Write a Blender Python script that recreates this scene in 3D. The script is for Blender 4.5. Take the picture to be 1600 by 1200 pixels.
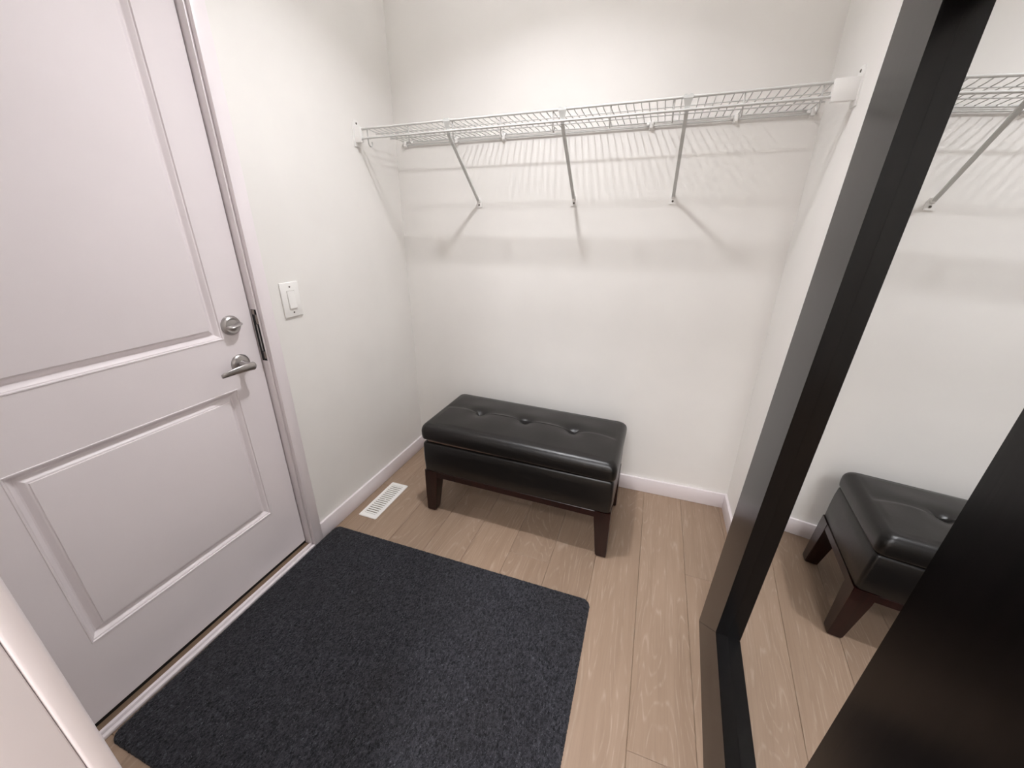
import bpy, bmesh, math, random
from mathutils import Vector, Matrix

for o in list(bpy.data.objects):
    bpy.data.objects.remove(o, do_unlink=True)
SC = bpy.context.scene
COL = SC.collection
rnd = random.Random(7)

# ------------------------------------------------------------------ camera
# world: x to the right along the back wall, y into the room (back wall y = 0), z up, metres
F_PX, PITCH, YAW, ROLL = 610.72, -0.3762, -0.3524, 0.0003
CAM = Vector((1.315, -1.9379, 1.3537))
fw = Vector((math.sin(YAW)*math.cos(PITCH), math.cos(YAW)*math.cos(PITCH), math.sin(PITCH)))
rt0 = Vector((math.cos(YAW), -math.sin(YAW), 0)); up0 = rt0.cross(fw)
rt = rt0*math.cos(ROLL) + up0*math.sin(ROLL); up = -rt0*math.sin(ROLL) + up0*math.cos(ROLL)
cd = bpy.data.cameras.new('camera'); cam = bpy.data.objects.new('camera', cd); COL.objects.link(cam)
cd.sensor_fit = 'HORIZONTAL'; cd.sensor_width = 36; cd.lens = F_PX*36/1600
cd.shift_x = 6.41/1600; cd.shift_y = -3.68/1600
cd.clip_start = 0.02; cd.clip_end = 50
m = Matrix((rt, up, -fw)).transposed().to_4x4(); m.translation = CAM
cam.matrix_world = m
SC.camera = cam

# ------------------------------------------------------------------ world, exposure
wd = bpy.data.worlds.new('world'); SC.world = wd; wd.use_nodes = True
wd.node_tree.nodes['Background'].inputs[0].default_value = (1, .95, .9, 1)
wd.node_tree.nodes['Background'].inputs[1].default_value = 0.02
SC.view_settings.view_transform = 'Standard'; SC.view_settings.look = 'None'
SC.view_settings.gamma = 1; SC.view_settings.use_curve_mapping = False
SC.view_settings.exposure = 0.22

CEIL = 2.74
KEY = (0.83, -0.79, 2.53)                     # lamp under the ceiling above the mat; its unseen bowl is added
KEY_W = 10.0                                  # downlight in the bottom of the bowl
KEY_SPREAD = 128
KEY_UP_FILL = 16.0                                 # added uplight in the bowl, fill bounced off the ceiling
HALL_FILL_LAMPS = [(1.00, -2.95, CEIL), (1.30, -4.0, CEIL)]  # unseen lamps added in the hall, soft fill through the doorway
HALL_FILL_W = 31.0
LAMP_COL = (0.96, 0.958, 1.0)
W = 1.80                                      # width of the room
YN = -1.876                                   # room side of the wall the camera's doorway is in
TW = 0.115                                    # its thickness
YH = -4.6                                     # far end of the hall behind the camera

# ------------------------------------------------------------------ materials
def lin(c):
    return tuple(((v/255)/12.92 if v/255 <= .04045 else ((v/255+.055)/1.055)**2.4) for v in c) + (1,)
class NT:
    def __init__(s, name):
        s.m = bpy.data.materials.new(name); s.m.use_nodes = True
        s.t = s.m.node_tree; s.b = s.t.nodes['Principled BSDF']
    def n(s, ty, **kw):
        nd = s.t.nodes.new(ty)
        for k, v in kw.items():
            if k.startswith('i_'): nd.inputs[k[2:].replace('_', ' ')].default_value = v
            else: setattr(nd, k, v)
        return nd
    def l(s, a, b): s.t.links.new(a, b)
    def math(s, op, a, b=None, c=None):
        nd = s.n('ShaderNodeMath', operation=op)
        for i, v in enumerate((a, b, c)):
            if v is None: continue
            if isinstance(v, (int, float)): nd.inputs[i].default_value = v
            else: s.l(v, nd.inputs[i])
        return nd.outputs[0]
    def mix(s, fac, a, b, mode='MIX'):
        nd = s.n('ShaderNodeMix', data_type='RGBA', blend_type=mode)
        for sock, v in ((nd.inputs[0], fac), (nd.inputs[6], a), (nd.inputs[7], b)):
            if isinstance(v, (int, float, tuple)): sock.default_value = v
            else: s.l(v, sock)
        return nd.outputs[2]
    def ramp(s, x, p0, p1):
        nd = s.n('ShaderNodeMapRange'); s.l(x, nd.inputs[0])
        nd.inputs[1].default_value = p0; nd.inputs[2].default_value = p1; return nd.outputs[0]
    def noise(s, vec, scale, detail=4, rough=.5, dist=0):
        nd = s.n('ShaderNodeTexNoise'); nd.inputs['Scale'].default_value = scale
        nd.inputs['Detail'].default_value = detail; nd.inputs['Roughness'].default_value = rough
        nd.inputs['Distortion'].default_value = dist
        if vec is not None: s.l(vec, nd.inputs['Vector'])
        return nd.outputs[0]
    def coord(s, kind='Object'):
        return s.n('ShaderNodeTexCoord').outputs[kind]
    def mapping(s, vec, scale=(1, 1, 1), loc=None):
        nd = s.n('ShaderNodeMapping'); s.l(vec, nd.inputs[0]); nd.inputs['Scale'].default_value = scale
        if loc is not None: s.l(loc, nd.inputs['Location'])
        return nd.outputs[0]
    def bump(s, h, strength, dist):
        nd = s.n('ShaderNodeBump'); nd.inputs['Strength'].default_value = strength
        nd.inputs['Distance'].default_value = dist; s.l(h, nd.inputs['Height'])
        s.l(nd.outputs[0], s.b.inputs['Normal'])
    def set(s, **kw):
        for k, v in kw.items(): s.b.inputs[k.replace('_', ' ')].default_value = v
        return s

def paint(name, rgb, rough, scale=260, strength=.12, dist=.001, spec=.5):
    k = NT(name); v = k.coord('Object')
    n1 = k.noise(v, scale, 3); n2 = k.noise(v, 3.0, 3)
    c = lin(rgb); d = tuple(x*.965 for x in c[:3]) + (1,)
    k.l(k.mix(k.ramp(n2, .35, .65), c, d), k.b.inputs['Base Color'])
    k.set(Roughness=rough, Specular_IOR_Level=spec); k.bump(n1, strength, dist)
    return k.m
def metal(name, rgb, rough):
    k = NT(name); v = k.coord('Object'); k.set(Metallic=1.0, Base_Color=lin(rgb))
    n = k.noise(v, 350, 2); r = k.math('MULTIPLY_ADD', n, .12, rough-.06); k.l(r, k.b.inputs['Roughness'])
    return k.m

M = {}
M['wall'] = paint('wall_paint', (241, 238, 233), .75, 300, .10, .0008, .25)
M['ceil'] = paint('ceiling_paint', (246, 245, 242), .9, 120, .35, .002, .2)
M['trim'] = paint('trim_paint', (240, 232, 233), .32, 90, .03, .0005, .5)
M['door'] = paint('door_paint', (240, 232, 233), .30, 700, .10, .0004, .5)
M['wire'] = paint('white_vinyl_wire', (208, 207, 203), .38, 200, .02, .0003)
M['plastic'] = paint('white_plastic', (246, 244, 240), .35, 200, .02, .0002)
M['ventw'] = paint('white_enamel', (252, 250, 244), .42, 200, .02, .0002)
M['brace'] = paint('grey_white_enamel', (212, 213, 209), .4, 200, .02, .0002)
M['nickel'] = metal('satin_nickel', (178, 174, 172), .33)
M['bronze'] = metal('aged_steel', (150, 140, 132), .38)
M['steel'] = metal('steel', (190, 188, 186), .3)
M['black'] = paint('black_rubber', (12, 12, 12), .6, 200, .05, .0005)
M['slot'] = paint('dark_slot', (96, 90, 82), .7)
M['seam'] = paint('plastic_seam', (196, 192, 186), .5)
M['ventd'] = paint('vent_inside', (150, 140, 124), .7)
M['sill'] = paint('oak_sill', (124, 102, 82), .5, 60, .1, .0005)
M['pale'] = paint('pale_board', (120, 96, 84), .5)

# floor planks: limed oak with cathedral grain, run along y, every plank offset by its own random number
k = NT('oak_plank'); v = k.coord('Object')
oi = k.n('ShaderNodeObjectInfo'); cb = k.n('ShaderNodeCombineXYZ')
k.l(k.math('MULTIPLY', oi.outputs['Random'], 37.0), cb.inputs[0])
k.l(k.math('MULTIPLY', oi.outputs['Random'], 91.0), cb.inputs[1])
k.l(k.math('MULTIPLY', oi.outputs['Random'], 53.0), cb.inputs[2])
vb = k.mapping(v, (5.2, .62, 1), cb.outputs[0])
broad = k.noise(vb, 1.0, 2.2, .45, .55)
cont = k.math('FRACT', k.math('MULTIPLY', broad, 30.0))
cont = k.math('ABSOLUTE', k.math('SUBTRACT', cont, .5))
line = k.ramp(cont, .34, .5)                                  # growth-ring lines
vf = k.mapping(v, (170, 5, 1), cb.outputs[0]); fib = k.noise(vf, 1.0, 4, .6)
vm = k.mapping(v, (34, 2.2, 1), cb.outputs[0]); mid = k.noise(vm, 1.0, 4, .55)
vp = k.mapping(v, (2.2, 1.3, 1), cb.outputs[0]); patch = k.noise(vp, 1.0, 3, .5)
c = k.mix(k.ramp(patch, .3, .7), lin((162, 139, 119)), lin((148, 125, 105)))
c = k.mix(k.math('MULTIPLY', k.ramp(mid, .38, .72), .55), c, lin((138, 115, 95)))
brk = k.ramp(k.noise(k.mapping(v, (95, 16, 1), cb.outputs[0]), 1.0, 3), .40, .66)
c = k.mix(k.math('MULTIPLY', k.math('MULTIPLY', line, brk), .55), c, lin((186, 167, 149)))
c = k.mix(k.math('MULTIPLY', k.ramp(fib, .45, .75), .22), c, lin((122, 102, 84)))
tone = k.math('MULTIPLY_ADD', oi.outputs['Random'], .10, .95)
hs = k.n('ShaderNodeHueSaturation'); k.l(c, hs.inputs['Color']); k.l(tone, hs.inputs['Value'])
k.l(hs.outputs[0], k.b.inputs['Base Color'])
k.l(k.math('MULTIPLY_ADD', fib, .12, .40), k.b.inputs['Roughness']); k.set(Specular_IOR_Level=.35)
k.bump(k.math('ADD', fib, k.math('MULTIPLY', line, .6)), .12, .0008)
M['plank'] = k.m

# mat: charcoal needle-felt, heathered
k = NT('charcoal_felt'); v = k.coord('Object')
a = k.noise(k.mapping(v, (1, .6, 1)), 150, 5, .72, .5); b2 = k.noise(v, 34, 4, .6); b3 = k.noise(v, 4, 3)
c = k.mix(k.ramp(a, .40, .68), lin((19, 19, 22)), lin((76, 76, 82)))
c = k.mix(k.math('MULTIPLY', k.ramp(b2, .35, .65), .5), c, lin((38, 37, 41)))
c = k.mix(k.math('MULTIPLY', k.ramp(b3, .35, .7), .28), c, lin((38, 35, 34)))
spk = k.noise(k.mapping(v, (1, .5, 1)), 300, 2, .5, 1.5)
c = k.mix(k.math('MULTIPLY', k.ramp(spk, .62, .70), .6), c, lin((112, 113, 120)))
k.l(c, k.b.inputs['Base Color']); k.set(Roughness=.95, Specular_IOR_Level=.1, Sheen_Weight=.12)
k.bump(a, .8, .003)
M['mat'] = k.m

# bonded leather
k = NT('black_brown_leather'); v = k.coord('Object')
vo = k.n('ShaderNodeTexVoronoi'); k.l(v, vo.inputs['Vector']); vo.inputs['Scale'].default_value = 420
n1 = k.noise(v, 14, 4); n2 = k.noise(v, 90, 3)
c = k.mix(k.ramp(n1, .35, .7), lin((20, 17, 15)), lin((13, 11, 10)))
k.l(c, k.b.inputs['Base Color'])
k.l(k.math('MULTIPLY_ADD', n1, .12, .27), k.b.inputs['Roughness']); k.set(Specular_IOR_Level=.45)
k.bump(k.math('ADD', k.math('MULTIPLY', vo.outputs['Distance'], .5), k.math('MULTIPLY', n2, .8)), .22, .0012)
M['leather'] = k.m

def wood(name, c0, c1, rough, axis_scale, spec=.5):
    k = NT(name); v = k.coord('Object')
    g = k.noise(k.mapping(v, axis_scale), 1.0, 4, .6, .4)
    k.l(k.mix(k.ramp(g, .35, .7), lin(c0), lin(c1)), k.b.inputs['Base Color'])
    k.set(Roughness=rough, Specular_IOR_Level=spec); k.bump(g, .10, .001)
    return k.m
M['espresso'] = wood('espresso_wood', (40, 15, 11), (25, 9, 7), .28, (60, 60, 5))
M['frame'] = wood('black_brown_frame', (11, 8, 8), (6, 5, 5), .22, (60, 60, 3.5), .22)
M['frame_h'] = wood('black_brown_frame_cross', (11, 8, 8), (6, 5, 5), .22, (60, 3.5, 60), .22)

k = NT('mirror_glass'); k.set(Base_Color=(.86, .87, .87, 1), Metallic=1.0, Roughness=.0)
fn = k.noise(k.coord('Object'), 2.0, 2); k.l(k.math('MULTIPLY', fn, .006), k.b.inputs['Roughness'])
M['mirror'] = k.m
def glow(name, col, st):
    k = NT(name); k.set(Base_Color=(.9, .9, .9, 1), Roughness=.5, Emission_Color=col + (1,), Emission_Strength=st)
    return k.m
M['lens'] = glow('lamp_lens', LAMP_COL, 3.0)

# ------------------------------------------------------------------ mesh helpers
def mesh_obj(name, bm, mat, parent=None, smooth=False, loc=None, autosmooth=None):
    me = bpy.data.meshes.new(name)
    bmesh.ops.recalc_face_normals(bm, faces=bm.faces)
    bm.to_mesh(me); bm.free()
    if smooth:
        for p in me.polygons: p.use_smooth = True
    if autosmooth is not None:
        for p in me.polygons: p.use_smooth = True
        me.set_sharp_from_angle(angle=math.radians(autosmooth))
    if mat: me.materials.append(M[mat])
    o = bpy.data.objects.new(name, me); COL.objects.link(o)
    if parent: o.parent = parent
    if loc: o.location = loc
    return o
def share(name, src, parent, loc=None, rot=None):
    o = bpy.data.objects.new(name, src.data); COL.objects.link(o); o.parent = parent
    if loc is not None: o.location = loc
    if rot is not None: o.rotation_euler = rot
    return o
def empty(name, loc=(0, 0, 0), rz=0):
    o = bpy.data.objects.new(name, None); COL.objects.link(o)
    o.location = loc; o.rotation_euler = (0, 0, rz); o.empty_display_size = .05
    return o
def tag(o, label, cat=None, kind=None, group=None):
    o['label'] = label
    if cat: o['category'] = cat
    if kind: o['kind'] = kind
    if group: o['group'] = group
    return o
def box(bm, lo, hi, bev=0, seg=2):
    vs = [bm.verts.new((x, y, z)) for x in (lo[0], hi[0]) for y in (lo[1], hi[1]) for z in (lo[2], hi[2])]
    fs = [bm.faces.new([vs[i] for i in q]) for q in ((0, 1, 3, 2), (4, 6, 7, 5), (0, 4, 5, 1), (2, 3, 7, 6), (0, 2, 6, 4), (1, 5, 7, 3))]
    if bev:
        es = list({e for f in fs for e in f.edges})
        bmesh.ops.bevel(bm, geom=es, offset=bev, segments=seg, affect='EDGES', profile=.5)
    return bm
def tube(bm, pts, r, n=10, cap=True, rf=None):
    pts = [Vector(p) for p in pts]; rings = []
    ref = None
    for i, p in enumerate(pts):
        d = (pts[min(i+1, len(pts)-1)] - pts[max(i-1, 0)]).normalized()
        if ref is None:
            ref = Vector((0, 0, 1)) if abs(d.z) < .9 else Vector((1, 0, 0))
        a = (ref - d*ref.dot(d)).normalized(); b = d.cross(a); ref = a
        rr = rf(i) if rf else r
        rings.append([bm.verts.new(p + (a*math.cos(2*math.pi*j/n) + b*math.sin(2*math.pi*j/n))*rr) for j in range(n)])
    for q in range(len(rings)-1):
        for j in range(n):
            bm.faces.new((rings[q][j], rings[q][(j+1) % n], rings[q+1][(j+1) % n], rings[q+1][j]))
    if cap:
        bm.faces.new(list(reversed(rings[0]))); bm.faces.new(rings[-1])
    return bm
def loft(bm, rings, cap0=True, cap1=True, closed=True):
    R = [[bm.verts.new(p) for p in r] for r in rings]; n = len(R[0])
    for q in range(len(R)-1):
        for j in range(n if closed else n-1):
            bm.faces.new((R[q][j], R[q][(j+1) % n], R[q+1][(j+1) % n], R[q+1][j]))
    if cap0: bm.faces.new(list(reversed(R[0])))
    if cap1: bm.faces.new(R[-1])
    return R
def lathe_x(bm, prof, cy, cz, n=40, flat=1.0):
    """prof: (radius, x); axis along +x through (cy, cz)"""
    return loft(bm, [[(x, cy + r*math.cos(2*math.pi*j/n), cz + r*math.sin(2*math.pi*j/n)*flat) for j in range(n)] for r, x in prof])
def lathe_z(bm, prof, cx, cy, n=40):
    return loft(bm, [[(cx + r*math.cos(2*math.pi*j/n), cy + r*math.sin(2*math.pi*j/n), z) for j in range(n)] for r, z in prof])
def rrect(a, b, r, n=8):
    """rounded rectangle outline, half sizes a and b, with points along the straight sides too"""
    pts = []
    for (sx, sy, a0) in ((1, 1, 0), (-1, 1, 90), (-1, -1, 180), (1, -1, 270)):
        cx, cy = sx*(a-r), sy*(b-r)
        for i in range(n+1):
            t = math.radians(a0 + 90*i/n); pts.append((cx + r*math.cos(t), cy + r*math.sin(t)))
    return pts
def densify(pts, step):
    out = []
    for i, p in enumerate(pts):
        q = pts[(i+1) % len(pts)]; d = math.hypot(q[0]-p[0], q[1]-p[1]); k = max(1, int(round(d/step)))
        for j in range(k): out.append((p[0]+(q[0]-p[0])*j/k, p[1]+(q[1]-p[1])*j/k))
    return out

# ------------------------------------------------------------------ the setting
DY0, DY1 = -1.766, -0.9546            # door slab along y
DZ0, DZ1 = 0.032, 2.065
DX = -0.0273                          # face of the door
JY0, JY1 = DY0-.004, DY1+.005         # opening between the jambs
bm = bmesh.new()
box(bm, (-.12, JY1+.02, 0), (0, 0.0, CEIL)); box(bm, (-.12, JY0-.02, DZ1+.03), (0, JY1+.02, CEIL))
box(bm, (-.12, YN, 0), (0, JY0-.02, CEIL))
tag(mesh_obj('wall_left', bm, 'wall'), 'off-white left wall with the panel door and the light switch', 'wall', 'structure')
bm = bmesh.new(); box(bm, (-.12, 0, 0), (W+.12, .12, CEIL))
tag(mesh_obj('wall_back', bm, 'wall'), 'off-white back wall carrying the wire shelf', 'wall', 'structure')
bm = bmesh.new(); box(bm, (W, YN, 0), (W+.12, 0, CEIL))
tag(mesh_obj('wall_right', bm, 'wall'), 'off-white right wall behind the leaning mirror', 'wall', 'structure')
OX0, OX1, OZ = .85, 1.72, 2.06        # opening the camera stands in
bm = bmesh.new()
box(bm, (-.12, YN-TW, 0), (OX0-.02, YN, CEIL)); box(bm, (OX1+.02, YN-TW, 0), (W+.5, YN, CEIL)); box(bm, (OX0-.02, YN-TW, OZ+.02), (OX1+.02, YN, CEIL))
tag(mesh_obj('wall_front', bm, 'wall'), 'off-white wall with the open doorway towards the hall', 'wall', 'structure')
bm = bmesh.new(); box(bm, (-.12, YH-.12, CEIL), (W+.62, .12, CEIL+.1))
tag(mesh_obj('ceiling', bm, 'ceil'), 'white ceiling over the entry and the hall', 'ceiling', 'structure')
bm = bmesh.new(); box(bm, (-.12, YH, 0), (0, YN-TW, CEIL))
tag(mesh_obj('wall_hall_left', bm, 'wall'), 'off-white left wall of the hall behind the doorway', 'wall', 'structure')
bm = bmesh.new(); box(bm, (W+.5, YH, 0), (W+.62, YN, CEIL))
tag(mesh_obj('wall_hall_right', bm, 'wall'), 'off-white right wall of the hall behind the doorway', 'wall', 'structure')
bm = bmesh.new(); box(bm, (-.12, YH-.12, 0), (W+.62, YH, CEIL))
tag(mesh_obj('wall_hall_end', bm, 'wall'), 'off-white end wall of the hall behind the doorway', 'wall', 'structure')

# floor with single planks
bm = bmesh.new(); box(bm, (-.12, YH-.12, -.06), (W+.62, .12, -.012))
floor = tag(mesh_obj('floor', bm, 'sill'), 'light oak plank floor', 'floor', 'structure')
PW = .1835; X0 = .488 - 3*PW
ends = {4: (-.33, -1.60), 5: (-.665, -1.95), 6: (-1.45,), 7: (-1.75,), 8: (-1.2265,), 9: (-.53, -1.79)}
for i in range(16):
    xa, xb = X0 + i*PW, X0 + (i+1)*PW
    if xb < 0.001 or xa > W + .5: continue
    xa = max(xa, 0.0); xb = min(xb, W + .5)
    cuts = list(ends.get(i, (-.45 - .37*(i % 3), -1.7 - .2*(i % 2))))
    while cuts[-1] - 1.3 > YH: cuts.append(cuts[-1] - 1.3)
    cuts = [0.0] + cuts + [YH]
    for y1, y0 in zip(cuts[:-1], cuts[1:]):
        bm = bmesh.new()
        hx, hy = (xb-xa)/2 - .0003, (y1-y0)/2 - .0003; bv = .0017
        top = [(-hx+bv, -hy+bv, 0), (hx-bv, -hy+bv, 0), (hx-bv, hy-bv, 0), (-hx+bv, hy-bv, 0)]
        md = [(-hx, -hy, -.0014), (hx, -hy, -.0014), (hx, hy, -.0014), (-hx, hy, -.0014)]
        bo = [(x, y, -.012) for x, y, z in md]
        loft(bm, [bo, md, top])
        mesh_obj('plank', bm, 'plank', floor, loc=((xa+xb)/2, (y0+y1)/2, 0))

# baseboards
HB, TB = .083, .013
def baseboard(name, lo, hi, label):
    bm = bmesh.new(); box(bm, lo, hi, .0022, 2)
    return tag(mesh_obj(name, bm, 'trim', autosmooth=40), label, 'baseboard', 'structure')
CY = -.896                             # far edge of the door casing
baseboard('baseboard_left', (0, CY+.0005, 0.0), (TB, -TB-.0003, HB), 'white baseboard along the left wall by the floor vent')
baseboard('baseboard_back', (0, -TB, 0.0), (W, 0, HB), 'white baseboard along the back wall behind the bench')
baseboard('baseboard_right', (W-TB, YN+.001, 0.0), (W, -TB-.0003, HB), 'white baseboard along the right wall behind the mirror')

# door frame: jambs, stop and flat casing
trim = tag(empty('trim_1', (0, (DY0+DY1)/2, 0)), 'white flat door casing and jamb around the panel door', 'door frame', 'structure')
oy = -(DY0+DY1)/2
def tpart(name, lo, hi, mat='trim', bev=.0015, parent=None):
    bm = bmesh.new(); box(bm, (lo[0], lo[1]+oy, lo[2]), (hi[0], hi[1]+oy, hi[2]), bev, 2)
    return mesh_obj(name, bm, mat, parent or trim, autosmooth=40)
tpart('jamb', (-.12, JY1, 0), (.0, JY1+.02, DZ1+.01)); tpart('jamb', (-.12, JY0-.02, 0), (.0, JY0, DZ1+.01)); tpart('jamb', (-.12, JY0-.02, DZ1+.005), (.0, JY1+.02, DZ1+.03))
CW = JY1 + .006
tpart('casing', (0, CW, 0), (.018, CY, DZ1+.08), bev=.003); tpart('casing', (0, JY0-.07, 0), (.018, JY0-.006, DZ1+.08), bev=.003)
tpart('casing', (0, JY0-.0065, DZ1+.012), (.018, CW+.0005, DZ1+.08), bev=.003)
tpart('weatherstrip', (-.085, JY1-.012, DZ0), (-.072, JY1-.0005, DZ1), 'black', 0)
# strike plate on the latch-side jamb
yj = JY1
sp = tpart('strike_plate', (-.024, yj-.0016, .892), (-.0015, yj-.0002, 1.082), 'black', 0)
for za, zb in ((1.030, 1.064), (.900, .927)):
    tpart('strike_tab', (-.0095, yj-.003, za), (.0012, yj-.0015, zb), 'bronze', .0006, trim)
tpart('strike_edge', (-.012, yj-.0028, .93), (-.008, yj-.0015, 1.028), 'steel', 0)
tpart('strike_cap', (-.02, yj-.0028, 1.064), (-.008, yj-.0015, 1.081), 'bronze', 0)
# threshold
th = tag(empty('trim_2', (0, (DY0+DY1)/2, 0)), 'brown and white door threshold under the panel door', 'threshold', 'structure')
tpart('sweep', (-.066, JY0+.001, .004), (-.031, JY1-.001, .0315), 'black', 0, th)
tpart('sill', (-.11, JY0+.0005, .0002), (-.008, JY1-.0005, .016), 'sill', .001, th)
tpart('nosing', (-.0075, JY0+.0005, .0002), (.004, JY1-.0005, .021), 'trim', .003, th)
tpart('shoe_strip', (.0045, JY0-.005, .0002), (.0175, JY1+.005, .013), 'trim', .003, th)

# the doorway the camera stands in
cf = tag(empty('trim_3', ((OX0+OX1)/2, YN-TW/2, 0)), 'white casing and jamb of the open hall doorway', 'door frame', 'structure')
def cpart(name, lo, hi, bev=.0014):
    c = cf.location
    bm = bmesh.new(); box(bm, (lo[0]-c.x, lo[1]-c.y, lo[2]), (hi[0]-c.x, hi[1]-c.y, hi[2]), bev, 3)
    return mesh_obj(name, bm, 'trim', cf, autosmooth=40)
cpart('jamb', (OX0-.02, YN-TW, 0), (OX0, YN, OZ)); cpart('jamb', (OX1, YN-TW, 0), (OX1+.02, YN, OZ)); cpart('jamb', (OX0-.02, YN-TW, OZ), (OX1+.02, YN, OZ+.02))
cpart('casing', (OX0-.076, YN+.0002, 0), (OX0+.0012, YN+.018, OZ+.08), .0035); cpart('casing', (OX1+.005, YN, 0), (W-.014, YN+.018, OZ+.08)); cpart('casing', (OX0-.0045, YN, OZ+.005), (OX1+.0045, YN+.018, OZ+.08))

# ------------------------------------------------------------------ panel door
PY0, PY1 = -1.640, -1.067
PZ = ((.274, .821), (1.000, 1.925))
SL = .0445
bm = bmesh.new()
cyd = (DY0+DY1)/2
ys = [DY0, PY0, PY1, DY1]; zs = [DZ0, PZ[0][0], PZ[0][1], PZ[1][0], PZ[1][1], DZ1]
for i in range(3):
    for j in range(5):
        if i == 1 and j in (1, 3): continue
        vv = [bm.verts.new((0, y-cyd, z)) for y, z in ((ys[i], zs[j]), (ys[i+1], zs[j]), (ys[i+1], zs[j+1]), (ys[i], zs[j+1]))]
        bm.faces.new(vv)
bmesh.ops.remove_doubles(bm, verts=bm.verts, dist=1e-5)
outer = [bm.verts.new((-SL, y-cyd, z)) for y, z in ((DY0, DZ0), (DY1, DZ0), (DY1, DZ1), (DY0, DZ1))]
bm.faces.new(outer)
def fv(y, z): return min(bm.verts, key=lambda q: (q.co - Vector((0, y-cyd, z))).length)
bm.faces.new([fv(y, DZ0) for y in ys] + [outer[1], outer[0]])
bm.faces.new([fv(y, DZ1) for y in reversed(ys)] + [outer[3], outer[2]])
bm.faces.new([fv(DY1, z) for z in zs] + [outer[2], outer[1]])
bm.faces.new([fv(DY0, z) for z in reversed(zs)] + [outer[0], outer[3]])
door = tag(mesh_obj('door_1', bm, 'door', loc=(DX, cyd, 0)), 'white two-panel door with satin nickel lever and deadbolt', 'door', 'structure')
prof = [(0, 0), (.0012, .0016), (.0040, .0016), (.0056, -.0030), (.0085, -.0036), (.0120, -.0068), (.0165, -.0130), (.0190, -.0150), (.0225, -.0150), (.0275, -.0118), (.0330, -.0062), (.0360, -.0050), (.0378, -.0050), (.0392, -.0022), (.0440, -.0016)]
for (z0, z1) in PZ:
    bm = bmesh.new()
    rings = [[(h, PY0+d-cyd, z0+d), (h, PY1-d-cyd, z0+d), (h, PY1-d-cyd, z1-d), (h, PY0+d-cyd, z1-d)] for d, h in prof]
    loft(bm, rings, cap0=False, cap1=True)
    mesh_obj('panel', bm, 'door', door, autosmooth=28)
BY = -1.034
def dloc(p): return (p[0], p[1]-cyd, p[2])
# deadbolt
bz = 1.0419
bm = bmesh.new(); lathe_x(bm, [(.0335, .0), (.0335, .004), (.0325, .0065), (.0275, .012), (.0255, .0135), (.0250, .0135), (.0235, .0128), (.0185, .0128), (.0175, .0135), (.002, .0138)], BY-cyd, bz, 48)
db = mesh_obj('deadbolt', bm, 'nickel', door, autosmooth=35)
db['label'] = 'round satin nickel deadbolt'
bm = bmesh.new()
ang = math.radians(8)
rings = []
for s in range(21):
    t = -1 + 2*s/20
    ly = t*.0255; w = .0040 + .0020*abs(t)**2 ; hgt = .006 + .0175*(1-abs(t)**4*.55)
    if abs(t) > .95: w *= .55
    cy_, cz_ = ly*math.cos(ang), ly*math.sin(ang)
    ring = []
    for (dx, dz) in ((.0, -w), (hgt*.55, -w*.9), (hgt*.9, -w*.55), (hgt, 0), (hgt*.9, w*.55), (hgt*.55, w*.9), (.0, w)):
        ring.append((.0132+dx, BY-cyd+cy_-dz*math.sin(ang), bz+cz_+dz*math.cos(ang)))
    rings.append(ring)
loft(bm, rings); mesh_obj('thumb_turn', bm, 'nickel', db, autosmooth=45)
# lever
lz = .9047
bm = bmesh.new(); lathe_x(bm, [(.0335, .0), (.0335, .0035), (.0325, .006), (.026, .0105), (.018, .0125), (.0135, .0135), (.002, .0136)], BY-cyd, lz, 48)
rs = mesh_obj('lever_rose', bm, 'nickel', door, autosmooth=35); rs['label'] = 'satin nickel lever handle on a round rose'
bm = bmesh.new(); tube(bm, [dloc((x, BY + .004*max(0, (x-.02)/.03), lz-.003*max(0, (x-.02)/.03))) for x in (.012, .018, .024, .03, .038, .046, .052)], .011, 20, True, lambda i: (.0135, .0118, .0105, .0098, .0098, .0105, .010)[i])
mesh_obj('lever_neck', bm, 'nickel', rs, autosmooth=45)
bm = bmesh.new(); rings = []
N = 24
for s in range(N+1):
    t = s/N
    y = BY + .019 - .116*t; x = .051 + .004*math.sin(t*math.pi) - .012*t**3
    z = lz - .006 - .002*t + .004*math.sin(math.pi*t) - .003*t**4
    hz = .0152*(1-t) + .0078*t + .001*math.sin(math.pi*t); hx = .0072*(1-t) + .0038*t
    if s == 0: hz *= .35; hx *= .35
    if s == 1: hz *= .80; hx *= .85
    if s == N: hz *= .82; hx *= .8
    rings.append([dloc((x + hx*math.cos(2*math.pi*j/16), y, z + hz*math.sin(2*math.pi*j/16))) for j in range(16)])
loft(bm, rings); mesh_obj('lever', bm, 'nickel', rs, autosmooth=60)
bm = bmesh.new(); lathe_x(bm, [(.0032, .010), (.0032, .0128), (.0022, .0134)], BY-.017-cyd, lz-.013, 14)
mesh_obj('lock_button', bm, 'steel', rs, autosmooth=45)

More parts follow.
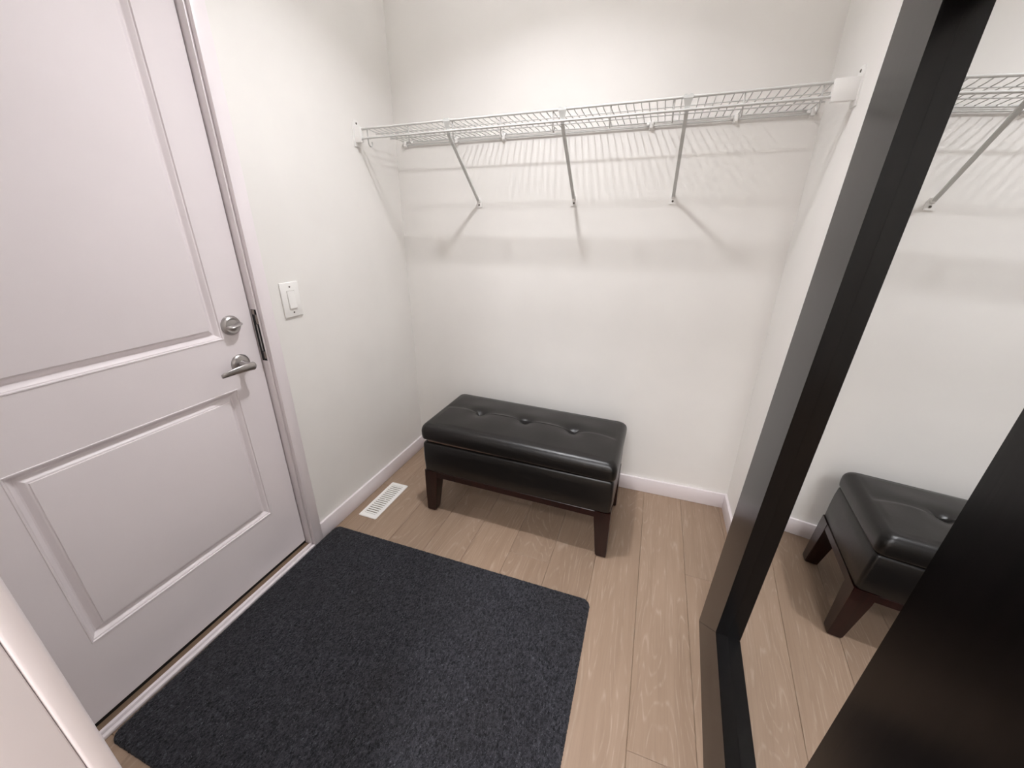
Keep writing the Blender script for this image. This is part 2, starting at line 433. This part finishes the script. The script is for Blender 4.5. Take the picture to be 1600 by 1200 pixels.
# ------------------------------------------------------------------ light switch
SY, SZ, SWD, SHT = -.7986, 1.0933, .084, .132
sw = tag(empty('light_switch', (0, SY, SZ)), 'white rocker light switch plate on the wall beside the door', 'light switch')
bm = bmesh.new(); box(bm, (0.0002, -SWD/2, -SHT/2), (.0065, SWD/2, SHT/2), .003, 3)
mesh_obj('plate', bm, 'plastic', sw, autosmooth=50)
bm = bmesh.new(); box(bm, (.0066, -.0178, -.0345), (.0072, .0178, .0345)); mesh_obj('rocker_surround', bm, 'seam', sw)
bm = bmesh.new()
loft(bm, [[(.0070, -.0165, -.0328), (.0070, .0165, -.0328), (.0070, .0165, .0328), (.0070, -.0165, .0328)],
          [(.0118, -.0160, -.0322), (.0118, .0160, -.0322), (.0085, .0160, .0322), (.0085, -.0160, .0322)]])
mesh_obj('rocker', bm, 'plastic', sw)
for s in (-1, 1):
    bm = bmesh.new(); lathe_x(bm, [(.0034, .0063), (.0034, .0072), (.0024, .0077)], 0, s*.0485, 14)
    scw = mesh_obj('screw', bm, 'slot', sw, autosmooth=40)

# ------------------------------------------------------------------ wire shelf
YF, ZT, ZL = -.2994, 1.750, 1.7135
sh = tag(empty('wire_shelf', (W/2, 0, ZT)), 'white wire closet shelf with hooks and three braces on the back wall', 'shelf')
def sp_(p): return (p[0]-W/2, p[1], p[2]-ZT)
def wire(name, pts, r, n=8, mat='wire', parent=None):
    bm = bmesh.new(); tube(bm, [sp_(p) for p in pts], r, n); return mesh_obj(name, bm, mat, parent or sh, autosmooth=50)
XA, XB = .020, W-.035
wire('front_rail', [(XA, YF, ZT), (XB, YF, ZT)], .0044, 12)
wire('hang_rail', [(XA, YF-.0035, ZL), (XB, YF-.0035, ZL)], .0042, 12)
wire('support_wire', [(.045, -.215, ZT-.005), (W-.028, -.215, ZT-.005)], .0017)
wire('support_wire', [(.045, -.108, ZT-.0055), (W-.028, -.108, ZT-.0055)], .0023)
wire('back_rail', [(.045, -.0085, ZT-.0055), (W-.02, -.0085, ZT-.0055)], .0030)
wire('back_rail', [(.045, -.0085, ZT-.0175), (W-.02, -.0085, ZT-.0175)], .0030)
SPC = .2065; HX0 = .061
dw = None
nw = int((W-.03-.05)/(SPC/8))
for i in range(nw+1):
    x = HX0 - .004 + i*SPC/8
    if x > W-.03: break
    if dw is None:
        bm = bmesh.new(); tube(bm, [(0, YF-.001, -.0005), (0, YF+.006, .0025), (0, YF+.05, -.0015), (0, -.005, -.0015)], .0017, 6)
        dw = mesh_obj('deck_wire', bm, 'wire', sh, smooth=True, loc=(x-W/2, 0, 0))
    else: share('deck_wire', dw, sh, (x-W/2, 0, 0))
hk = None
for i in range(9):
    x = HX0 + i*SPC
    if hk is None:
        pts = [(0, YF+.004, .001), (0, YF+.0045, -.02), (0, YF+.0045, -.050)]
        for a in range(0, 190, 20):
            t = math.radians(a); pts.append((0, YF+.0045+.0125*(1-math.cos(t)), -.053-.0125*math.sin(t)))
        pts.append((0, YF+.0295, -.046))
        bm = bmesh.new(); tube(bm, pts, .0026, 8); hk = mesh_obj('hook', bm, 'wire', sh, smooth=True, loc=(x-W/2, 0, 0))
    else: share('hook', hk, sh, (x-W/2, 0, 0))
# diagonal braces
for bx in (.453, .923, 1.341):
    root = empty('brace', sp_((bx, 0, ZT))); root.parent = sh
    ft = Vector((0, -.010, 1.478-ZT)); tp = Vector((0, YF+.007, ZL-ZT-.003))
    d = (tp-ft).normalized(); nrm = Vector((1, 0, 0)).cross(d)
    # u-channel rod
    bm = bmesh.new(); w, hgt, t = .0062, .0085, .0016
    sec = [(-w, .0015), (-w+.0015, 0), (-.0022, 0), (-.0016, .0018), (.0016, .0018), (.0022, 0), (w-.0015, 0), (w, .0015), (w, hgt), (-w, hgt)]
    loft(bm, [[tuple(P + Vector((1, 0, 0))*a + nrm*b) for a, b in sec] for P in (ft, tp)])
    mesh_obj('rod', bm, 'brace', root)
    # fan-shaped clip gripping both front rails
    bm = bmesh.new(); rings = []
    for (z, hw, yy) in ((.0045, .0158, -.0080), (-.004, .0150, -.0078), (-.014, .0112, -.0040), (-.026, .0082, .0005), (-.036, .0072, .0022), (-.050, .0066, .0080)):
        rings.append([(-hw, YF+yy, z), (hw, YF+yy, z), (hw, YF+yy+.0027, z), (-hw, YF+yy+.0027, z)])
    loft(bm, rings); mesh_obj('clip', bm, 'brace', root)
    for s in (-1, 1):
        bm = bmesh.new(); box(bm, (s*.0085-.0042, YF-.0080, .0040), (s*.0085+.0042, YF+.006, .0075), .0008, 1); mesh_obj('tooth', bm, 'brace', root)
    bm = bmesh.new(); z = 1.4615-ZT
    loft(bm, [[(-.0145, y0, z-.017), (.0145, y0, z-.017), (.0145, y0, z+.008), (.008, y0, z+.024), (-.008, y0, z+.024), (-.0145, y0, z+.008)] for y0 in (-.0002, -.0045)])
    mesh_obj('foot_plate', bm, 'plastic', root)
    bm = bmesh.new(); box(bm, (-.0075, -.016, z+.006), (.0075, -.0045, z+.024), .002, 2); mesh_obj('foot_socket', bm, 'plastic', root, autosmooth=40)
    bm = bmesh.new(); loft(bm, [[(r*math.cos(a*math.pi/6), y0, z-.006+r*math.sin(a*math.pi/6)) for a in range(12)] for r, y0 in ((.0042, -.0046), (.0042, -.0062), (.0028, -.0072))])
    mesh_obj('screw', bm, 'slot', root)
# end brackets on the side walls
for side, xw, xe in ((1, 0.0, .036), (-1, W, W-.066)):
    root = empty('end_bracket', sp_((xw, 0, ZT))); root.parent = sh
    L = abs(xe-xw)
    bm = bmesh.new(); box(bm, (min(0, side*L), YF-.0115, -.0505), (max(0, side*L), YF+.0065, .0075), .0015, 2)
    mesh_obj('cap', bm, 'plastic', root, autosmooth=40)
    bm = bmesh.new()
    xo = side*.0002; xi = side*.0042
    out = [(YF-.017, -.066), (YF+.016, -.066), (YF+.024, -.052), (YF+.030, .010), (YF+.022, .036), (YF-.006, .036), (YF-.017, .012)]
    loft(bm, [[(x, y, z) for y, z in out] for x in (xo, xi)])
    mesh_obj('wall_plate', bm, 'plastic', root)
    bm = bmesh.new(); loft(bm, [[(side*x, YF+.008+r*math.cos(a*math.pi/6), .024+r*math.sin(a*math.pi/6)) for a in range(12)] for r, x in ((.0042, .0042), (.0042, .0056), (.0028, .0065))])
    mesh_obj('screw', bm, 'slot', root)
# wall clips on the back rail
wc = None
for x in (.062, .345, .585, 1.222, 1.523, 1.768):
    if wc is None:
        root = empty('wall_clip', sp_((x, 0, ZT))); root.parent = sh
        bm = bmesh.new(); box(bm, (-.009, -.0055, -.030), (.009, -.0002, .004), .0015, 2); wc = mesh_obj('clip_plate', bm, 'plastic', root, autosmooth=40)
        bm = bmesh.new(); box(bm, (-.0075, -.0165, -.0255), (.0075, -.0055, -.0005), .003, 2); wj = mesh_obj('clip_jaw', bm, 'plastic', root, autosmooth=40)
        bm = bmesh.new(); box(bm, (-.019, -.0145, -.016), (-.009, -.0015, -.006), .002, 2); we = mesh_obj('clip_ear', bm, 'plastic', root, autosmooth=40)
    else:
        root = empty('wall_clip', sp_((x, 0, ZT))); root.parent = sh
        share('clip_plate', wc, root); share('clip_jaw', wj, root); share('clip_ear', we, root)

# ------------------------------------------------------------------ storage bench
BW, BD = .910, .425
bench = tag(empty('storage_bench', (.8175, -.5575+BD/2, 0), math.radians(-1.1)), 'black leather storage bench with three-button lid and dark wooden legs', 'bench')
a, b = BW/2, BD/2
# body
bm = bmesh.new(); rings = []
for (ins, z) in ((.012, .238), (.005, .240), (.0025, .246), (.001, .30), (.001, .35), (.0025, .386), (.006, .394), (.014, .3965)):
    rings.append([(x, y, z) for x, y in densify(rrect(a-.004-ins, b-.004-ins, .014, 5), .03)] if False else [(x, y, z) for x, y in rrect(a-.004-ins, b-.004-ins, .014, 6)])
loft(bm, rings); mesh_obj('body', bm, 'leather', bench, autosmooth=50)
bm = bmesh.new(); box(bm, (-a+.03, -b+.022, .39), (a-.03, b-.022, .406), .001, 1); mesh_obj('inner_rim', bm, 'pale', bench)
# lid cushion
LH = .0795
bm = bmesh.new(); rings = []
base = densify(rrect(a, b, .026, 8), .0085)
NB = len(base)
def outline(ins):
    sa, sb = (a-ins)/a, (b-ins)/b
    return [(x*sa, y*sb) for x, y in base]
lid_prof = [(.020, .0), (.006, .0), (.0015, .003), (.0, .010), (-.001, .026), (-.001, .042), (.0005, .052), (.004, .0615), (.0095, .069), (.0165, .0745), (.025, .0785)]
for ins, z in lid_prof: rings.append([(x, y, z) for x, y in outline(ins)])
BTN = (-.236, .0, .229)
def top_h(x, y):
    u, w = x/a, y/b
    h = LH + .013*(1-u*u)*(1-w*w)
    yb = -.002
    for bx_ in BTN:
        r = math.hypot(x-bx_, (y-yb))
        h -= .0145*math.exp(-(r/.0155)**2) + .011*math.exp(-(r/.042)**2)
    # scalloped fold running through the buttons
    s = (x-BTN[0])/.2325
    arc = abs(math.sin(math.pi*s))
    yc = yb + .024*arc
    ext = 1 if -1.15 < s < 2.9 else 0
    amp = .0046*(1-.4*arc)*ext
    q = (y-yc)/.010
    h -= amp*math.exp(-q*q) if q < 0 else amp*math.exp(-(q/3.2)**2)
    # side-to-side pleats at the buttons
    for bx_ in BTN:
        for (dx_, dy_, aw) in ((.75, .66, .0030), (-.8, .6, .0026), (.2, -.98, .0022), (-.95, -.2, .0018)):
            al = (x-bx_)*dx_ + (y-yb)*dy_; ac = -(x-bx_)*dy_ + (y-yb)*dx_
            if al > 0: h -= aw*math.exp(-(ac/.0045)**2)*math.exp(-((al-.018)/.016)**2)
    h += .0012*math.sin(x*23+1.3)*math.sin(y*31+.4)
    return h
o0 = outline(.025)
K = 46
e0 = 1.0
for kq in range(1, K):
    t = kq/K
    rg = []
    for (x, y) in o0:
        cxx = max(-(a-b), min(a-b, x))
        X = x + (cxx - x)*t; Y = y*(1-t)
        bl = min(1, t*9)
        rg.append((X, Y, .0785*(1-bl) + top_h(X, Y)*bl if bl < 1 else top_h(X, Y)))
    rings.append(rg)
loft(bm, rings, cap0=True, cap1=True)
bmesh.ops.remove_doubles(bm, verts=bm.verts, dist=1e-5)
lid = mesh_obj('lid', bm, 'leather', bench, autosmooth=60)
lid.location = (0, 0, .4075); lid.rotation_euler = (0, math.radians(.95), 0)
bt = None
for bx_ in BTN:
    zz = top_h(bx_, -.002)
    if bt is None:
        bm = bmesh.new(); bmesh.ops.create_uvsphere(bm, u_segments=18, v_segments=10, radius=.0085)
        for v_ in bm.verts: v_.co.z *= .5
        bt = mesh_obj('button', bm, 'leather', lid, smooth=True, loc=(bx_, -.002, zz+.002))
    else: share('button', bt, lid, (bx_, -.002, zz+.002))
# wooden apron and tapered legs
ai, bi = a-.006, b-.008
for nm, lo, hi in (('apron', (-ai+.02, -bi, .206), (ai-.02, -bi+.02, .2375)), ('apron', (-ai+.02, bi-.02, .206), (ai-.02, bi, .2375)),
                   ('apron', (-ai, -bi+.02, .206), (-ai+.02, bi-.02, .2375)), ('apron', (ai-.02, -bi+.02, .206), (ai, bi-.02, .2375))):
    bm = bmesh.new(); box(bm, lo, hi, .0015, 1); mesh_obj(nm, bm, 'espresso', bench)
for sx in (-1, 1):
    for sy in (-1, 1):
        bm = bmesh.new(); rings = []
        for z, w in ((.0045, .044), (.008, .047), (.19, .066), (.2378, .070)):
            xo, yo = sx*(ai+.0015), sy*(bi+.0015)
            rings.append([(xo, yo, z), (xo-sx*w, yo, z), (xo-sx*w, yo-sy*w, z), (xo, yo-sy*w, z)])
        loft(bm, rings)
        es = [e for e in bm.edges if abs(e.verts[0].co.z - e.verts[1].co.z) > .003]
        bmesh.ops.bevel(bm, geom=es, offset=.003, segments=2, affect='EDGES')
        lg = mesh_obj('leg', bm, 'espresso', bench, autosmooth=35)
        bm = bmesh.new(); lathe_z(bm, [(.012, 0.0), (.014, .001), (.014, .0046)], sx*(ai-.022), sy*(bi-.022), 20)
        mesh_obj('glide', bm, 'steel', lg)

# ------------------------------------------------------------------ floor mat
MX, MY = 1.222, .905
mat = tag(empty('floor_mat', (.0195+MX/2, -.800-MY/2, 0), math.radians(.55)), 'dark charcoal felt doormat with rounded corners in front of the door', 'mat')
NX, NY = 520, 390
verts, faces = [], []
mr = random.Random(3)
hx, hy, rc = MX/2, MY/2, .03
def sq(u, v):
    x, y = u*hx, v*hy
    ax, ay = hx-rc, hy-rc
    if abs(x) > ax and abs(y) > ay:
        dx, dy = abs(x)-ax, abs(y)-ay
        mx_ = max(dx, dy); L = math.hypot(dx, dy)
        if L > 1e-9:
            f = mx_/L; x = math.copysign(ax+dx*f, x); y = math.copysign(ay+dy*f, y)
    return x, y
for j in range(NY+1):
    for i in range(NX+1):
        x, y = sq(-1+2*i/NX, -1+2*j/NY)
        ed = min(i, j, NX-i, NY-j)
        z = .0095 + mr.uniform(-.0016, .0016)
        if ed == 0: z = .0012
        elif ed == 1: z = .0065 + mr.uniform(-.0012, .0012)
        elif ed == 2: z -= .0008
        jx = mr.uniform(-.0008, .0008)
        verts.append((x+jx, y+mr.uniform(-.0008, .0008), z))
for j in range(NY):
    for i in range(NX):
        q = j*(NX+1)+i; faces.append((q, q+1, q+NX+2, q+NX+1))
me = bpy.data.meshes.new('pile'); me.from_pydata(verts, [], faces); me.materials.append(M['mat'])
for p in me.polygons: p.use_smooth = True
pile = bpy.data.objects.new('pile', me); COL.objects.link(pile); pile.parent = mat
bm = bmesh.new(); loft(bm, [[(x, y, z) for x, y in rrect(hx-i_, hy-i_, rc, 8)] for i_, z in ((.0006, .0002), (.0006, .0016))])
mesh_obj('backing', bm, 'black', mat)

# ------------------------------------------------------------------ floor vent
VX, VY = .104, .287
vent = tag(empty('floor_vent', (.1075, -.5605, 0)), 'small white slotted floor vent beside the left baseboard', 'floor vent')
bm = bmesh.new()
def vr(a_, b_, r_, z): return [(x, y, z) for x, y in rrect(a_, b_, r_, 4)]
hxv, hyv = VX/2, VY/2
loft(bm, [vr(hxv, hyv, .006, .0004), vr(hxv, hyv, .006, .0018), vr(hxv-.0025, hyv-.0025, .005, .0048), vr(hxv-.018, hyv-.024, .002, .0056), vr(hxv-.018, hyv-.024, .002, .0010)], cap0=False, cap1=False)
mesh_obj('frame', bm, 'ventw', vent, autosmooth=30)
bm = bmesh.new(); box(bm, (-hxv+.015, -hyv+.02, .0003), (hxv-.015, hyv-.02, .0012)); mesh_obj('damper', bm, 'ventd', vent)
ns = 16; pit = (VY-.048)/ns; sl = None
for i in range(ns):
    yy = -hyv+.024 + pit*(i+.5)
    if sl is None:
        bm = bmesh.new(); box(bm, (-hxv+.0178, -.0046, .0030), (hxv-.0178, .0046, .0053), .0006, 1)
        sl = mesh_obj('slat', bm, 'ventw', vent, loc=(0, yy, 0))
    else: share('slat', sl, vent, (0, yy, 0))
bm = bmesh.new(); box(bm, (.004, -.007, .004), (.010, .007, .0085), .001, 1); mesh_obj('lever', bm, 'ventw', vent)

# ------------------------------------------------------------------ leaning mirror
MW, MH, FWD, LIP, MT = .942, 1.90, .203, .0333, .088
A = Vector((1.6262, -.7370, .0003)); uu = Vector((-.05015, -.99874, 0)).normalized()
vv = Vector((.04311, -.00216, .99907)); vv = (vv - uu*vv.dot(uu)).normalized(); nn = vv.cross(uu)
if nn.x > 0: nn = -nn
# local axes: x = -nn (towards the wall), y = -uu (far), z = vv ; origin at the bottom front far corner
mir = empty('leaning_mirror')
tag(mir, 'tall mirror in a wide black-brown wooden frame leaning on the right wall', 'mirror')
mm = Matrix((-nn, -uu, vv)).transposed().to_4x4(); mm.translation = A; mir.matrix_world = mm
def rail(name, corners_out, corners_in, mat, lbl=None):
    """a mitred rail: outer edge points p0 p1, inner edge points q0 q1 in the (y, z) plane of the frame front"""
    (p0, p1), (q0, q1) = corners_out, corners_in
    g = .0004
    bm = bmesh.new()
    d = Vector((p1[0]-p0[0], p1[1]-p0[1])).normalized()
    def sh2(p, s): return (p[0]+d.x*g*s, p[1]+d.y*g*s)
    P0, P1, Q0, Q1 = sh2(p0, 1), sh2(p1, -1), sh2(q0, 1), sh2(q1, -1)
    back = MT
    sec0 = [(0, *P0), (0, *Q0), (LIP, *Q0), (back, *Q0), (back, *P0)]
    sec1 = [(0, *P1), (0, *Q1), (LIP, *Q1), (back, *Q1), (back, *P1)]
    loft(bm, [sec0, sec1])
    es = [e for e in bm.edges if abs(e.verts[0].co.x) < 1e-6 and abs(e.verts[1].co.x) < 1e-6]
    bmesh.ops.bevel(bm, geom=es, offset=.0009, segments=2, affect='EDGES')
    return mesh_obj(name, bm, mat, mir, autosmooth=40)
f = FWD
# (y, z): far edge y=0, near edge y=-MW
rail('stile', ((0, 0), (0, MH)), ((-f, f), (-f, MH-f)), 'frame')
rail('stile', ((-MW, 0), (-MW, MH)), ((-MW+f, f), (-MW+f, MH-f)), 'frame')
rail('rail', ((0, 0), (-MW, 0)), ((-f, f), (-MW+f, f)), 'frame_h')
rail('rail', ((0, MH), (-MW, MH)), ((-f, MH-f), (-MW+f, MH-f)), 'frame_h')
bm = bmesh.new(); box(bm, (LIP, -MW+f+.0006, f+.0006), (LIP+.004, -f-.0006, MH-f-.0006)); mesh_obj('mirror_glass', bm, 'mirror', mir)
bm = bmesh.new(); box(bm, (LIP+.0045, -MW+f+.0006, f+.0006), (MT-.01, -f-.0006, MH-f-.0006)); mesh_obj('back_board', bm, 'frame', mir)

# ------------------------------------------------------------------ ceiling lamps; the unseen hall pair is added as fill
def fill_light(loc, watts, label, group=None, rad=.058, spread=180):
    t = tag(empty('ceiling_light', loc), label, 'ceiling light', group=group)
    bm = bmesh.new(); R0 = rad+.022
    loft(bm, [[(r*math.cos(j*math.pi/20), r*math.sin(j*math.pi/20), z) for j in range(40)] for r, z in ((R0, -.0003), (R0, -.004), (R0-.004, -.0065), (rad+.002, -.0065), (rad, -.0045), (rad, -.0003))], cap0=False, cap1=False)
    mesh_obj('trim_ring', bm, 'plastic', t, autosmooth=40)
    bm = bmesh.new(); lathe_z(bm, [(rad-.0005, -.0003), (rad-.0005, -.0035), (rad-.004, -.0045)], 0, 0, 40)
    mesh_obj('lens', bm, 'lens', t)
    ld = bpy.data.lights.new('lamp', 'AREA'); ld.shape = 'DISK'; ld.size = rad*2; ld.energy = watts; ld.color = LAMP_COL; ld.spread = math.radians(spread)
    lo = bpy.data.objects.new('lamp', ld); COL.objects.link(lo); lo.parent = t; lo.location = (0, 0, -.008)
    return t
# semi-flush bowl lamp over the mat: unseen bowl added for uplight fill, opaque white, open at the top, round lens in its bottom
bl = tag(empty('ceiling_light', KEY), 'ceiling lamp hanging above the doormat, its unseen white bowl added for uplight fill', 'ceiling light')
bm = bmesh.new(); pr = [(.062, .0), (.062, .004), (.085, .010), (.125, .028), (.152, .055), (.165, .090)]
pr2 = [(r_-.004 if r_ > .07 else r_, z_+.004) for r_, z_ in reversed(pr)]
loft(bm, [[(r_*math.cos(j*math.pi/24), r_*math.sin(j*math.pi/24), z_) for j in range(48)] for r_, z_ in pr + pr2], cap0=False, cap1=False)
mesh_obj('bowl', bm, 'plastic', bl, autosmooth=40)
bm = bmesh.new(); lathe_z(bm, [(.061, .002), (.061, .005)], 0, 0, 40); mesh_obj('lens', bm, 'lens', bl)
bm = bmesh.new(); lathe_z(bm, [(.009, .006), (.009, CEIL-KEY[2]-.022), (.055, CEIL-KEY[2]-.02), (.06, CEIL-KEY[2]-.0005)], 0, 0, 32); mesh_obj('stem', bm, 'nickel', bl, autosmooth=40)
def disk_lamp(parent, z, size, watts, up=False, spread=180):
    ld = bpy.data.lights.new('lamp', 'AREA'); ld.shape = 'DISK'; ld.size = size; ld.energy = watts; ld.color = LAMP_COL
    ld.spread = math.radians(spread)
    lo = bpy.data.objects.new('lamp', ld); COL.objects.link(lo); lo.parent = parent; lo.location = (0, 0, z)
    if up: lo.rotation_euler = (math.pi, 0, 0)
disk_lamp(bl, -.002, .085, KEY_W, spread=KEY_SPREAD)
disk_lamp(bl, .080, .27, KEY_UP_FILL, up=True)  # uplight added to wash the ceiling and fill the walls
fill_light(HALL_FILL_LAMPS[0], HALL_FILL_W, 'added wide round hall fill light, unseen, nearest the doorway', 'added hall fill lights', .24)
fill_light(HALL_FILL_LAMPS[1], HALL_FILL_W, 'added wide round hall fill light, unseen, farthest from the doorway', 'added hall fill lights', .24)
